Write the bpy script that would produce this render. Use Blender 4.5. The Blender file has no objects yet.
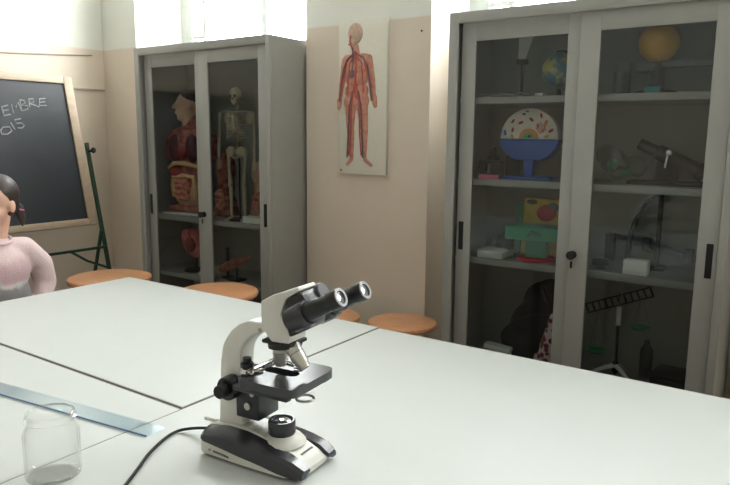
import bpy, bmesh, math, random
from mathutils import Vector, Matrix, Euler
random.seed(7)
SC = bpy.context.scene
COL = SC.collection
PI = math.pi

# ------------------------------------------------------------------ materials
def new_mat(name):
    m = bpy.data.materials.new(name); m.use_nodes = True
    nt = m.node_tree; nt.nodes.clear()
    out = nt.nodes.new('ShaderNodeOutputMaterial')
    return m, nt, out

def srgb(c):
    return tuple((v/12.92 if v <= .04045 else ((v+.055)/1.055)**2.4) for v in c) + (1,)

def mat(name, rgb, rough=.5, metal=0., var=.06, scale=30., bump=0., bscale=200., spec=.5, coat=0., stretch=None):
    """plain painted / plastic / metal surface, with a little procedural mottling; rgb is display 0-255"""
    m, nt, out = new_mat(name)
    b = nt.nodes.new('ShaderNodeBsdfPrincipled')
    nt.links.new(b.outputs[0], out.inputs[0])
    b.inputs['Roughness'].default_value = rough
    b.inputs['Metallic'].default_value = metal
    b.inputs['Specular IOR Level'].default_value = spec
    b.inputs['Coat Weight'].default_value = coat
    c = srgb([v/255 for v in rgb])
    tc = nt.nodes.new('ShaderNodeTexCoord')
    n = nt.nodes.new('ShaderNodeTexNoise'); n.inputs['Scale'].default_value = scale; n.inputs['Detail'].default_value = 4
    if stretch:
        mp = nt.nodes.new('ShaderNodeMapping'); mp.inputs['Scale'].default_value = stretch
        nt.links.new(tc.outputs['Object'], mp.inputs[0]); nt.links.new(mp.outputs[0], n.inputs['Vector'])
    else:
        nt.links.new(tc.outputs['Object'], n.inputs['Vector'])
    r = nt.nodes.new('ShaderNodeValToRGB')
    r.color_ramp.elements[0].position = .3; r.color_ramp.elements[1].position = .7
    r.color_ramp.elements[0].color = tuple(v*(1-var) for v in c[:3])+(1,)
    r.color_ramp.elements[1].color = tuple(min(1, v*(1+var)) for v in c[:3])+(1,)
    nt.links.new(n.outputs[0], r.inputs[0]); nt.links.new(r.outputs[0], b.inputs['Base Color'])
    if bump:
        n2 = nt.nodes.new('ShaderNodeTexNoise'); n2.inputs['Scale'].default_value = bscale
        nt.links.new(tc.outputs['Object'], n2.inputs['Vector'])
        bp = nt.nodes.new('ShaderNodeBump'); bp.inputs['Strength'].default_value = bump; bp.inputs['Distance'].default_value = .01
        nt.links.new(n2.outputs[0], bp.inputs['Height']); nt.links.new(bp.outputs[0], b.inputs['Normal'])
    return m

def two_tone(name, rgb1, rgb2, scale, rough=.6, lo=.45, hi=.55, kind='noise'):
    """blotchy two-colour surface (printed or moulded pattern)"""
    m, nt, out = new_mat(name)
    b = nt.nodes.new('ShaderNodeBsdfPrincipled'); nt.links.new(b.outputs[0], out.inputs[0])
    b.inputs['Roughness'].default_value = rough
    tc = nt.nodes.new('ShaderNodeTexCoord')
    if kind == 'noise':
        n = nt.nodes.new('ShaderNodeTexNoise'); n.inputs['Detail'].default_value = 3
    else:
        n = nt.nodes.new('ShaderNodeTexVoronoi')
    n.inputs['Scale'].default_value = scale
    nt.links.new(tc.outputs['Object'], n.inputs['Vector'])
    r = nt.nodes.new('ShaderNodeValToRGB')
    r.color_ramp.elements[0].position = lo; r.color_ramp.elements[1].position = hi
    r.color_ramp.elements[0].color = srgb([v/255 for v in rgb1]); r.color_ramp.elements[1].color = srgb([v/255 for v in rgb2])
    nt.links.new(n.outputs[0], r.inputs[0]); nt.links.new(r.outputs[0], b.inputs['Base Color'])
    return m

def thin_glass(name, tint=(1, 1, 1), rough=.02, base=.0, edge=None, ior=1.36):
    """thin sheet of glass or clear plastic: see-through, with Fresnel reflection"""
    m, nt, out = new_mat(name)
    t = nt.nodes.new('ShaderNodeBsdfTransparent'); t.inputs[0].default_value = tint+(1,)
    g = nt.nodes.new('ShaderNodeBsdfGlossy'); g.inputs['Roughness'].default_value = rough
    # Schlick reflectance of a thin sheet (the same from both faces)
    lw0 = nt.nodes.new('ShaderNodeLayerWeight'); lw0.inputs[0].default_value = .5
    p5 = nt.nodes.new('ShaderNodeMath'); p5.operation = 'POWER'; p5.inputs[1].default_value = 5; nt.links.new(lw0.outputs['Facing'], p5.inputs[0])
    f0 = ((ior-1)/(ior+1))**2
    f = nt.nodes.new('ShaderNodeMath'); f.operation = 'MULTIPLY_ADD'; f.inputs[1].default_value = 1-f0; f.inputs[2].default_value = f0
    nt.links.new(p5.outputs[0], f.inputs[0])
    mx = nt.nodes.new('ShaderNodeMixShader')
    if base:
        a = nt.nodes.new('ShaderNodeMath'); a.operation = 'ADD'; a.use_clamp = True
        a.inputs[1].default_value = base; nt.links.new(f.outputs[0], a.inputs[0]); nt.links.new(a.outputs[0], mx.inputs[0])
    else:
        nt.links.new(f.outputs[0], mx.inputs[0])
    nt.links.new(t.outputs[0], mx.inputs[1]); nt.links.new(g.outputs[0], mx.inputs[2])
    last = mx
    if edge:
        lw = nt.nodes.new('ShaderNodeLayerWeight'); lw.inputs[0].default_value = .3
        p = nt.nodes.new('ShaderNodeMath'); p.operation = 'POWER'; p.inputs[1].default_value = 2.2
        nt.links.new(lw.outputs['Facing'], p.inputs[0])
        p2 = nt.nodes.new('ShaderNodeMath'); p2.operation = 'MULTIPLY'; p2.inputs[1].default_value = edge[3]
        nt.links.new(p.outputs[0], p2.inputs[0])
        d = nt.nodes.new('ShaderNodeBsdfPrincipled'); d.inputs['Base Color'].default_value = edge[:3]+(1,); d.inputs['Roughness'].default_value = .15
        m2 = nt.nodes.new('ShaderNodeMixShader'); nt.links.new(p2.outputs[0], m2.inputs[0])
        nt.links.new(mx.outputs[0], m2.inputs[1]); nt.links.new(d.outputs[0], m2.inputs[2]); last = m2
    nt.links.new(last.outputs[0], out.inputs[0])
    return m

def wall_paint(name, top, low, zline):
    """two-colour wall paint, changing at a height of zline metres, with faint blotches"""
    m, nt, out = new_mat(name)
    b = nt.nodes.new('ShaderNodeBsdfPrincipled'); nt.links.new(b.outputs[0], out.inputs[0])
    b.inputs['Roughness'].default_value = .6
    g = nt.nodes.new('ShaderNodeNewGeometry'); s = nt.nodes.new('ShaderNodeSeparateXYZ')
    nt.links.new(g.outputs['Position'], s.inputs[0])
    n = nt.nodes.new('ShaderNodeTexNoise'); n.inputs['Scale'].default_value = 6; n.inputs['Detail'].default_value = 5
    nt.links.new(g.outputs['Position'], n.inputs['Vector'])
    a = nt.nodes.new('ShaderNodeMath'); a.operation = 'MULTIPLY_ADD'; a.inputs[1].default_value = .012
    nt.links.new(n.outputs[0], a.inputs[0]); nt.links.new(s.outputs[2], a.inputs[2])
    mr = nt.nodes.new('ShaderNodeMapRange'); mr.inputs[1].default_value = zline; mr.inputs[2].default_value = zline+.012
    nt.links.new(a.outputs[0], mr.inputs[0])
    mx = nt.nodes.new('ShaderNodeMix'); mx.data_type = 'RGBA'
    mx.inputs[6].default_value = srgb([v/255 for v in low]); mx.inputs[7].default_value = srgb([v/255 for v in top])
    nt.links.new(mr.outputs[0], mx.inputs[0])
    m2 = nt.nodes.new('ShaderNodeMix'); m2.data_type = 'RGBA'; m2.blend_type = 'MULTIPLY'; m2.inputs[0].default_value = 1
    r = nt.nodes.new('ShaderNodeValToRGB'); r.color_ramp.elements[0].color = (.93, .93, .93, 1); r.color_ramp.elements[1].color = (1, 1, 1, 1)
    nt.links.new(n.outputs[0], r.inputs[0])
    nt.links.new(mx.outputs[2], m2.inputs[6]); nt.links.new(r.outputs[0], m2.inputs[7]); nt.links.new(m2.outputs[2], b.inputs['Base Color'])
    return m

M = dict(
    wall=wall_paint('wall_paint', (232, 232, 224), (224, 210, 194), 2.078),
    plaster=mat('white_plaster', (232, 232, 228), .7),
    floor=two_tone('terrazzo_floor', (104, 92, 80), (122, 108, 94), 60, .35, .4, .6),
    laminate=mat('white_laminate', (203, 206, 204), .42, var=.012, scale=5, spec=.3),
    edgeband=mat('grey_edge_band', (138, 135, 128), .6),
    steel_tube=mat('grey_steel_tube', (70, 70, 68), .4, .3),
    cabinet=mat('grey_enamel_steel', (160, 160, 155), .42, var=.02, scale=12),
    cabinet_in=mat('grey_enamel_inside', (158, 158, 150), .5, var=.03, scale=12),
    blackp=mat('black_plastic', (24, 24, 27), .38, var=.1),
    black_gloss=mat('black_enamel', (52, 52, 57), .22, var=.06),
    black_matte=mat('black_matte', (20, 20, 22), .7, var=.15),
    chrome=mat('chrome', (215, 215, 212), .16, 1.),
    brushed=mat('brushed_steel', (170, 168, 162), .32, 1.),
    ivory=mat('ivory_enamel', (214, 213, 205), .38, var=.015),
    glass=thin_glass('door_glass', (.82, .84, .84), .03, .008),
    winglass=thin_glass('window_glass', (.95, .97, .97), .01),
    clear=thin_glass('clear_glass', (.994, .996, .994), .03, .0, (.84, .86, .84, .5)),
    labglass=thin_glass('lab_glass', (.93, .95, .95), .05, .02, (.75, .78, .78, .6)),
    lens=mat('lens_glass', (205, 210, 214), .06, .9),
    bluepl=thin_glass('blue_clear_plastic', (.89, .935, .965), .08, .03, None),
    blueedge=mat('blue_plastic_edge', (92, 126, 160), .3),
    wood=mat('beech_ply', (200, 144, 104), .38, var=.12, scale=9, stretch=(1, 9, 1)),
    frame_wood=mat('pale_frame_wood', (176, 156, 134), .55, var=.08, scale=8, stretch=(1, 1, 6)),
    slate=mat('slate', (38, 42, 48), .5, var=.25, scale=4),
    chalk=mat('chalk', (172, 175, 176), .9, var=.2, scale=90),
    green_metal=mat('green_enamel_steel', (32, 62, 44), .4),
    winframe=mat('white_window_frame', (205, 208, 205), .5),
    skin=mat('skin', (214, 168, 146), .5, var=.04, scale=20),
    hair=mat('dark_brown_hair', (52, 40, 36), .5, var=.35, scale=60, stretch=(6, 1, 6)),
    trousers=mat('dark_blue_cloth', (48, 54, 78), .85, var=.15),
    shoe=mat('shoe_white', (200, 198, 196), .6),
    eyew=mat('eye_white', (235, 232, 226), .25), eyed=mat('eye_dark', (50, 34, 26), .2),
    lip=mat('lips', (190, 110, 104), .45),
    muscle=two_tone('muscle_paint', (138, 62, 54), (186, 118, 98), 26, .45, .38, .62),
    flesh=two_tone('flesh_paint', (206, 162, 134), (222, 184, 158), 10, .45, .35, .65),
    organ=mat('organ_red', (142, 52, 50), .35, var=.2),
    organ_dark=mat('organ_dark', (88, 40, 44), .35, var=.2),
    gut=two_tone('gut_paint', (224, 150, 126), (196, 112, 96), 36, .4),
    fat=mat('yellowish_tissue', (222, 186, 128), .5, var=.1),
    bone=mat('bone', (190, 178, 150), .55, var=.06),
    pink=mat('pink_model', (214, 120, 112), .4, var=.15, scale=18),
    white_pl=mat('white_plastic', (226, 226, 220), .45),
    paper=mat('paper', (214, 214, 206), .8),
    chart=mat('chart_board', (222, 218, 204), .5, var=.015),
    chart_body=two_tone('chart_body', (206, 150, 126), (184, 120, 102), 34, .5, .35, .65),
    vein=mat('vein_blue', (120, 96, 108), .5), artery=mat('artery_red', (188, 92, 82), .5),
    skullp=mat('chart_skull', (196, 168, 150), .5, var=.15, scale=60),
    orange=mat('orange_globe', (222, 168, 62), .45, var=.08),
    globe=two_tone('globe_map', (84, 132, 150), (196, 190, 106), 14, .4, .45, .55),
    blue=mat('blue_plastic', (44, 92, 176), .35), green=mat('green_plastic', (22, 140, 96), .4),
    green2=mat('dark_green_plastic', (42, 140, 76), .4), teal=mat('teal_block', (60, 130, 130), .5),
    red=mat('red_plastic', (196, 44, 66), .4), yellow=mat('yellow_card', (232, 200, 84), .6, var=.1),
    magenta=mat('pink_box', (210, 96, 136), .5),
    patt=two_tone('patterned_cloth', (120, 36, 50), (206, 190, 184), 40, .9, .42, .58, 'vor'),
    cyt=mat('cell_cream', (228, 220, 204), .5, var=.06), rib=mat('cell_orange', (226, 150, 84), .5), nuc=mat('cell_green', (86, 178, 132), .5),
    bag=thin_glass('plastic_film', (.80, .86, .83), .15, .06, (.72, .78, .76, .6)),
    grey=mat('grey_plastic', (104, 106, 106), .5), greybar=mat('grey_bar', (120, 124, 126), .45, .3),
    cable=mat('pale_cable', (176, 156, 142), .6), objective=mat('satin_chrome', (206, 204, 196), .3, .7),
    rimgrey=mat('grey_rim', (150, 150, 152), .35, .3),
    greyface=mat('grey_soft_plastic', (92, 92, 96), .45),
    ink=mat('grey_print', (96, 96, 92), .6),
)
# girl's jumper: pink fleece with a grey band near its hem
def jumper_mat():
    m, nt, out = new_mat('pink_fleece')
    b = nt.nodes.new('ShaderNodeBsdfPrincipled'); nt.links.new(b.outputs[0], out.inputs[0]); b.inputs['Roughness'].default_value = .95
    b.inputs['Sheen Weight'].default_value = .3
    tc = nt.nodes.new('ShaderNodeTexCoord'); s = nt.nodes.new('ShaderNodeSeparateXYZ'); nt.links.new(tc.outputs['Object'], s.inputs[0])
    n = nt.nodes.new('ShaderNodeTexNoise'); n.inputs['Scale'].default_value = 9; n.inputs['Detail'].default_value = 3; nt.links.new(tc.outputs['Object'], n.inputs['Vector'])
    a = nt.nodes.new('ShaderNodeMath'); a.operation = 'MULTIPLY_ADD'; a.inputs[1].default_value = .14
    nt.links.new(n.outputs[0], a.inputs[0]); nt.links.new(s.outputs[2], a.inputs[2])
    r = nt.nodes.new('ShaderNodeValToRGB'); cr = r.color_ramp
    mr = nt.nodes.new('ShaderNodeMapRange'); mr.inputs[1].default_value = .70; mr.inputs[2].default_value = 1.10
    nt.links.new(a.outputs[0], mr.inputs[0]); nt.links.new(mr.outputs[0], r.inputs[0])
    pk = srgb([226/255, 200/255, 200/255]); gy = srgb([140/255, 136/255, 136/255]); wh = srgb([206/255, 200/255, 198/255]); p2 = srgb([212/255, 178/255, 182/255])
    cr.elements[0].position = 0; cr.elements[0].color = wh
    cr.elements[1].position = 1; cr.elements[1].color = pk
    for p, c in ((.18, gy), (.33, gy), (.37, wh), (.42, p2), (.62, p2), (.7, pk)):
        e = cr.elements.new(p); e.color = c
    nt.links.new(r.outputs[0], b.inputs['Base Color'])
    ab = nt.nodes.new('ShaderNodeMath'); ab.operation = 'ABSOLUTE'; nt.links.new(s.outputs[1], ab.inputs[0])
    sl = nt.nodes.new('ShaderNodeMapRange'); sl.inputs[1].default_value = .125; sl.inputs[2].default_value = .150; nt.links.new(ab.outputs[0], sl.inputs[0])
    mx = nt.nodes.new('ShaderNodeMix'); mx.data_type = 'RGBA'; nt.links.new(sl.outputs[0], mx.inputs[0])
    nt.links.new(r.outputs[0], mx.inputs[6]); mx.inputs[7].default_value = pk; nt.links.new(mx.outputs[2], b.inputs['Base Color'])
    n2 = nt.nodes.new('ShaderNodeTexNoise'); n2.inputs['Scale'].default_value = 160; nt.links.new(tc.outputs['Object'], n2.inputs['Vector'])
    bp = nt.nodes.new('ShaderNodeBump'); bp.inputs['Strength'].default_value = .6; bp.inputs['Distance'].default_value = .004
    nt.links.new(n2.outputs[0], bp.inputs['Height']); nt.links.new(bp.outputs[0], b.inputs['Normal'])
    return m
M['jumper'] = jumper_mat()

# ------------------------------------------------------------------ mesh builder
class MB:
    def __init__(self): self.bm = bmesh.new()
    def _tmp(self, t, mtx=None):
        me = bpy.data.meshes.new('t')
        if mtx is not None: t.transform(mtx)
        t.to_mesh(me); t.free(); self.bm.from_mesh(me); bpy.data.meshes.remove(me)
        return self
    def box(self, x0, x1, y0, y1, z0, z1, bev=0., seg=2, mtx=None):
        t = bmesh.new(); bmesh.ops.create_cube(t, size=1)
        t.transform(Matrix.Translation(((x0+x1)/2, (y0+y1)/2, (z0+z1)/2)) @ Matrix.Diagonal((abs(x1-x0), abs(y1-y0), abs(z1-z0), 1)))
        if bev: bmesh.ops.bevel(t, geom=t.edges[:], offset=bev, segments=seg, affect='EDGES', profile=.5)
        return self._tmp(t, mtx)
    def prism(self, poly, w0, w1, axis='y', bev=0., seg=2, mtx=None):
        """poly in the two other axes (x,z for axis y; x,y for axis z; y,z for axis x), extruded along axis"""
        t = bmesh.new()
        f = {'y': lambda a, b, w: (a, w, b), 'z': lambda a, b, w: (a, b, w), 'x': lambda a, b, w: (w, a, b)}[axis]
        A = [t.verts.new(f(a, b, w0)) for a, b in poly]; B = [t.verts.new(f(a, b, w1)) for a, b in poly]
        n = len(poly); t.faces.new(A); t.faces.new(B[::-1])
        for i in range(n): t.faces.new((A[i], B[i], B[(i+1) % n], A[(i+1) % n]))
        bmesh.ops.recalc_face_normals(t, faces=t.faces[:])
        if bev: bmesh.ops.bevel(t, geom=t.edges[:], offset=bev, segments=seg, affect='EDGES', profile=.5)
        return self._tmp(t, mtx)
    def loft(self, sections, close=True):
        t = bmesh.new(); rows = [[t.verts.new(p) for p in s] for s in sections]; n = len(rows[0])
        for a, b in zip(rows, rows[1:]):
            for i in range(n): t.faces.new((a[i], a[(i+1) % n], b[(i+1) % n], b[i]))
        if close: t.faces.new(rows[0]); t.faces.new(rows[-1][::-1])
        bmesh.ops.recalc_face_normals(t, faces=t.faces[:])
        return self._tmp(t)
    def cyl(self, p0, p1, r0, r1=None, n=24, cap=True):
        return self.tube([p0, p1], [r0, r0 if r1 is None else r1], n, cap)
    def tube(self, pts, rad, n=10, cap=True, closed=False):
        pts = [Vector(p) for p in pts]
        if not isinstance(rad, (list, tuple)): rad = [rad]*len(pts)
        t = bmesh.new(); rows = []; N = None; L = len(pts)
        for i, p in enumerate(pts):
            if closed: d = pts[(i+1) % L]-pts[i-1]
            else: d = (pts[min(i+1, L-1)]-pts[max(i-1, 0)])
            d.normalize()
            if N is None: N = d.orthogonal().normalized()
            else:
                N = N-d*N.dot(d)
                if N.length < 1e-6: N = d.orthogonal()
                N.normalize()
            Bn = d.cross(N)
            rows.append([t.verts.new(p+(N*math.cos(2*PI*k/n)+Bn*math.sin(2*PI*k/n))*rad[i]) for k in range(n)])
        prs = list(zip(rows, rows[1:]))
        if closed: prs.append((rows[-1], rows[0]))
        for a, b in prs:
            for k in range(n): t.faces.new((a[k], a[(k+1) % n], b[(k+1) % n], b[k]))
        if cap and not closed: t.faces.new(rows[0][::-1]); t.faces.new(rows[-1])
        bmesh.ops.recalc_face_normals(t, faces=t.faces[:])
        return self._tmp(t)
    def ring(self, c, r, rr, axis=(0, 0, 1), n=32, m=10):
        c = Vector(c); q = Vector((0, 0, 1)).rotation_difference(Vector(axis).normalized())
        return self.tube([c+q @ Vector((r*math.cos(2*PI*i/n), r*math.sin(2*PI*i/n), 0)) for i in range(n)], rr, m, closed=True)
    def lathe(self, prof, c=(0, 0, 0), n=32, axis=(0, 0, 1), closed=False):
        t = bmesh.new(); q = Vector((0, 0, 1)).rotation_difference(Vector(axis).normalized()); c = Vector(c); rows = []
        for r, z in prof:
            if r < 1e-6: rows.append([t.verts.new(c+q @ Vector((0, 0, z)))])
            else: rows.append([t.verts.new(c+q @ Vector((r*math.cos(2*PI*k/n), r*math.sin(2*PI*k/n), z))) for k in range(n)])
        prs = list(zip(rows, rows[1:]))
        if closed: prs.append((rows[-1], rows[0]))
        for a, b in prs:
            for k in range(n):
                k2 = (k+1) % n
                if len(a) == 1 and len(b) == 1: continue
                if len(a) == 1: t.faces.new((a[0], b[k], b[k2]))
                elif len(b) == 1: t.faces.new((a[k], b[0], a[k2]))
                else: t.faces.new((a[k], b[k], b[k2], a[k2]))
        bmesh.ops.recalc_face_normals(t, faces=t.faces[:])
        return self._tmp(t)
    def ell(self, c, r, rot=None, n=20):
        t = bmesh.new(); bmesh.ops.create_uvsphere(t, u_segments=n, v_segments=max(8, n*2//3), radius=1)
        if not isinstance(r, (tuple, list)): r = (r, r, r)
        mt = Matrix.Translation(c) @ (Euler(rot).to_matrix().to_4x4() if rot else Matrix()) @ Matrix.Diagonal(tuple(r)+(1,))
        return self._tmp(t, mt)
    def cap(self, p0, p1, r0, r1=None):
        """tapered capsule"""
        r1 = r0 if r1 is None else r1
        self.cyl(p0, p1, r0, r1, 16); self.ell(p0, r0, n=14); return self.ell(p1, r1, n=14)
    def build(self, name, material, parent=None, smooth=True, angle=35):
        me = bpy.data.meshes.new(name); self.bm.to_mesh(me); self.bm.free()
        return link(name, me, material, parent, smooth, angle)
    def blob(self, name, material, parent=None, voxel=.006, smooth=4):
        """weld everything into one continuous skin"""
        me = bpy.data.meshes.new('raw'); self.bm.to_mesh(me); self.bm.free()
        o = bpy.data.objects.new('raw', me); COL.objects.link(o)
        md = o.modifiers.new('r', 'REMESH'); md.mode = 'VOXEL'; md.voxel_size = voxel; md.use_smooth_shade = True
        if smooth:
            sm = o.modifiers.new('s', 'SMOOTH'); sm.factor = .5; sm.iterations = smooth
        dg = bpy.context.evaluated_depsgraph_get()
        me2 = bpy.data.meshes.new_from_object(o.evaluated_get(dg))
        bpy.data.objects.remove(o); bpy.data.meshes.remove(me)
        me2.name = name
        return link(name, me2, material, parent, True, 180)

def link(name, me, material, parent, smooth=True, angle=35):
    me.materials.clear(); me.materials.append(M[material] if isinstance(material, str) else material)
    if smooth:
        me.polygons.foreach_set('use_smooth', [True]*len(me.polygons))
        if angle < 180: me.set_sharp_from_angle(angle=math.radians(angle))
    o = bpy.data.objects.new(name, me); COL.objects.link(o)
    if parent: o.parent = parent
    return o

def thing(name, label, cat, loc=(0, 0, 0), rz=0., group=None):
    o = bpy.data.objects.new(name, None); COL.objects.link(o); o.location = loc; o.rotation_euler = (0, 0, rz)
    o.empty_display_size = .1
    return tag(o, label, cat, group)
def tag(o, label, cat, group=None):
    o['label'] = label; o['category'] = cat
    if group: o['group'] = group
    return o
def struct(name, mb, material, parent=None):
    o = mb.build(name, material, parent, smooth=False)
    if not parent: o['kind'] = 'structure'
    return o
def copy_tree(o, parent=None):
    c = o.copy(); COL.objects.link(c)
    if parent: c.parent = parent
    for ch in list(o.children): copy_tree(ch, c)
    return c

# ------------------------------------------------------------------ the room
XL, XR, YF, YP, YB, H = -4.59, 3.6, -3.6, 3.13, 3.52, 3.6     # left/right walls, wall behind the camera, pier face, window plane, ceiling
struct('floor', MB().box(XL-.1, XR+.1, YF-.1, YB+.2, -.1, 0), 'floor')
struct('ceiling', MB().box(XL-.1, XR+.1, YF-.1, YB+.2, H, H+.1), 'plaster')
struct('wall_left', MB().box(XL-.1, XL, YF, YB+.1, 0, H), 'wall')
struct('wall_front', MB().box(XL-.1, XR+.1, YF-.1, YF, 0, H), 'wall')
NICHES = [(-4.19, -2.60), (-1.76, -.22), (.62, 2.20)]
w = MB()
edges = [XL] + [v for n in NICHES for v in n] + [XR]
for i in range(0, len(edges), 2): w.box(edges[i], edges[i+1], YP, YB+.12, 0, H)
for a, b in NICHES: w.box(a, b, YB, YB+.12, 0, 2.03).box(a, b, YP+.02, YB+.12, 3.32, H)
struct('wall_back', w, 'wall')
w = MB().box(XR, XR+.12, YF, YB+.12, 0, H)
struct('wall_right', w, 'wall')
for i, (a, b) in enumerate(NICHES):
    f = MB()
    y0, y1, z0, z1, t = YB+.02, YB+.075, 2.04, 3.31, .05
    xa, xb = a+.01, b-.01
    f.box(xa, xa+.12, y0, y1, z0, z1).box(xb-.12, xb, y0, y1, z0, z1).box(xa+.12, xb-.12, y0, y1, z0, z0+t).box(xa+.12, xb-.12, y0, y1, z1-t, z1)
    f.box(xa+.24, xa+.27, y0, y1, z0+t, z1-t)                      # narrow side light, then the wide casement
    f.box(xa+.12, xa+.24, y0+.01, y1-.01, 2.17, 2.195)
    f.box((xa+.27+xb-.12)/2-.025, (xa+.27+xb-.12)/2+.025, y0, y1, z0+t, z1-t)
    fr = struct('window_%d' % (i+1), f, 'winframe')
    MB().box(xa+.1, xb-.1, YB+.045, YB+.051, z0+.03, z1-.03).build('window_pane', 'winglass', fr, smooth=False)
    MB().box(a+.002, b-.002, YB-.06, YB+.018, 2.031, 2.038).build('window_sill', 'plaster', fr, smooth=False)
# two thin cable runs on the left wall beside the blackboard
struct('trim_1', MB().tube([(XL+.006, 1.2, 1.90), (XL+.006, 2.36, 1.985), (XL+.006, 2.70, 2.008), (XL+.006, 3.03, 2.034)], .0045, 8), 'cable')
struct('trim_2', MB().box(XL, XL+.014, 2.74, 3.12, 1.780, 1.790), 'cable')
b = MB().box(XL+.002, XL+.016, YF+.02, YP-.02, .002, .09)
struct('baseboard_left', b, 'edgeband')

# ------------------------------------------------------------------ tables
ZT = .76
def table(label, x0, x1, y0, y1, zt=ZT, eb=.0028):
    cx, cy = (x0+x1)/2, (y0+y1)/2
    t = thing('lab_table', label, 'table', (cx, cy, 0))
    hx, hy = (x1-x0)/2, (y1-y0)/2
    top = MB().box(-hx+eb+.0002, hx-eb-.0002, -hy+.003, hy-.003, zt-.028, zt, .0015, 1).build('tabletop', 'laminate', t)
    e = MB()
    for a in ((-hx, -hx+eb, -hy, hy), (hx-eb, hx, -hy, hy), (-hx+eb, hx-eb, -hy, -hy+.0028), (-hx+eb, hx-eb, hy-.0028, hy)):
        e.box(*a, zt-.028, zt-.0006)
    e.build('edge_band', 'edgeband', top, smooth=False)
    f = MB()
    for s in (-1, 1):
        f.box(-hx+.10, hx-.10, s*(hy-.06)-.012, s*(hy-.06)+.012, zt-.07, zt-.0285)
        f.box(s*(hx-.06)-.012, s*(hx-.06)+.012, -hy+.10, hy-.10, zt-.07, zt-.0285)
    f.build('apron', 'steel_tube', t)
    for sx in (-1, 1):
        for sy in (-1, 1):
            MB().box(sx*(hx-.07)-.02, sx*(hx-.07)+.02, sy*(hy-.07)-.02, sy*(hy-.07)+.02, 0, zt-.0285, .003).build('leg', 'steel_tube', t)
    return t
XS, YS, XT, YT = -1.2987, 1.0625, -2.769, 1.975
table('white table in the far left corner of the group, nearest the blackboard easel', XT, XS-.001, YS+.0015, YT, ZT+.003)
table('white table at lower left, under the clear blue ruler', XT, XS-.0002, .13, YS-.001, ZT, .0012)
table('large white table on the right, carrying the microscope', XS+.0003, .55, .10, YT, ZT, .0012)

# ------------------------------------------------------------------ stools
def stool(label, x, y, z, r, rz=0.):
    t = thing('stool', label, 'stool', (x, y, 0), rz, None)
    MB().lathe([(0, z-.032), (r-.018, z-.032), (r-.005, z-.027), (r, z-.016), (r-.004, z-.005), (r-.016, z), (0, z)], n=48).build('seat', 'wood', t)
    MB().lathe([(0, z-.05), (.07, z-.05), (.07, z-.0325), (0, z-.0325)], n=20).cyl((0, 0, z-.26), (0, 0, z-.048), .016, n=16).cyl((0, 0, z-.30), (0, 0, z-.2), .028, n=16).build('column', 'black_matte', t)
    for k in range(4):
        a = PI/4+k*PI/2; c, s = math.cos(a), math.sin(a)
        MB().tube([(.02*c, .02*s, z-.24), (.09*c, .09*s, z-.25), (r*.8*c, r*.8*s, z*.4), (r*.95*c, r*.95*s, .012)], .011, 10).cyl((r*.95*c, r*.95*s, 0), (r*.95*c, r*.95*s, .014), .015, n=12).build('leg', 'steel_tube', t)
    MB().ring((0, 0, z*.33), r*.84, .008).build('foot_ring', 'steel_tube', t)
    return t
stool('round wooden stool behind the table corner, nearest the blackboard easel', -3.118, 2.10, .70, .218)
stool('round wooden stool in front of the left cabinet with the skeleton', -2.478, 2.275, .68, .205, .3)
stool('round wooden stool by the wall pier, beside the right cabinet', -1.763, 2.90, .50, .183, .1)
stool('round wooden stool mostly hidden behind the microscope eyepieces', -2.163, 2.765, .50, .183, .5)

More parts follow.
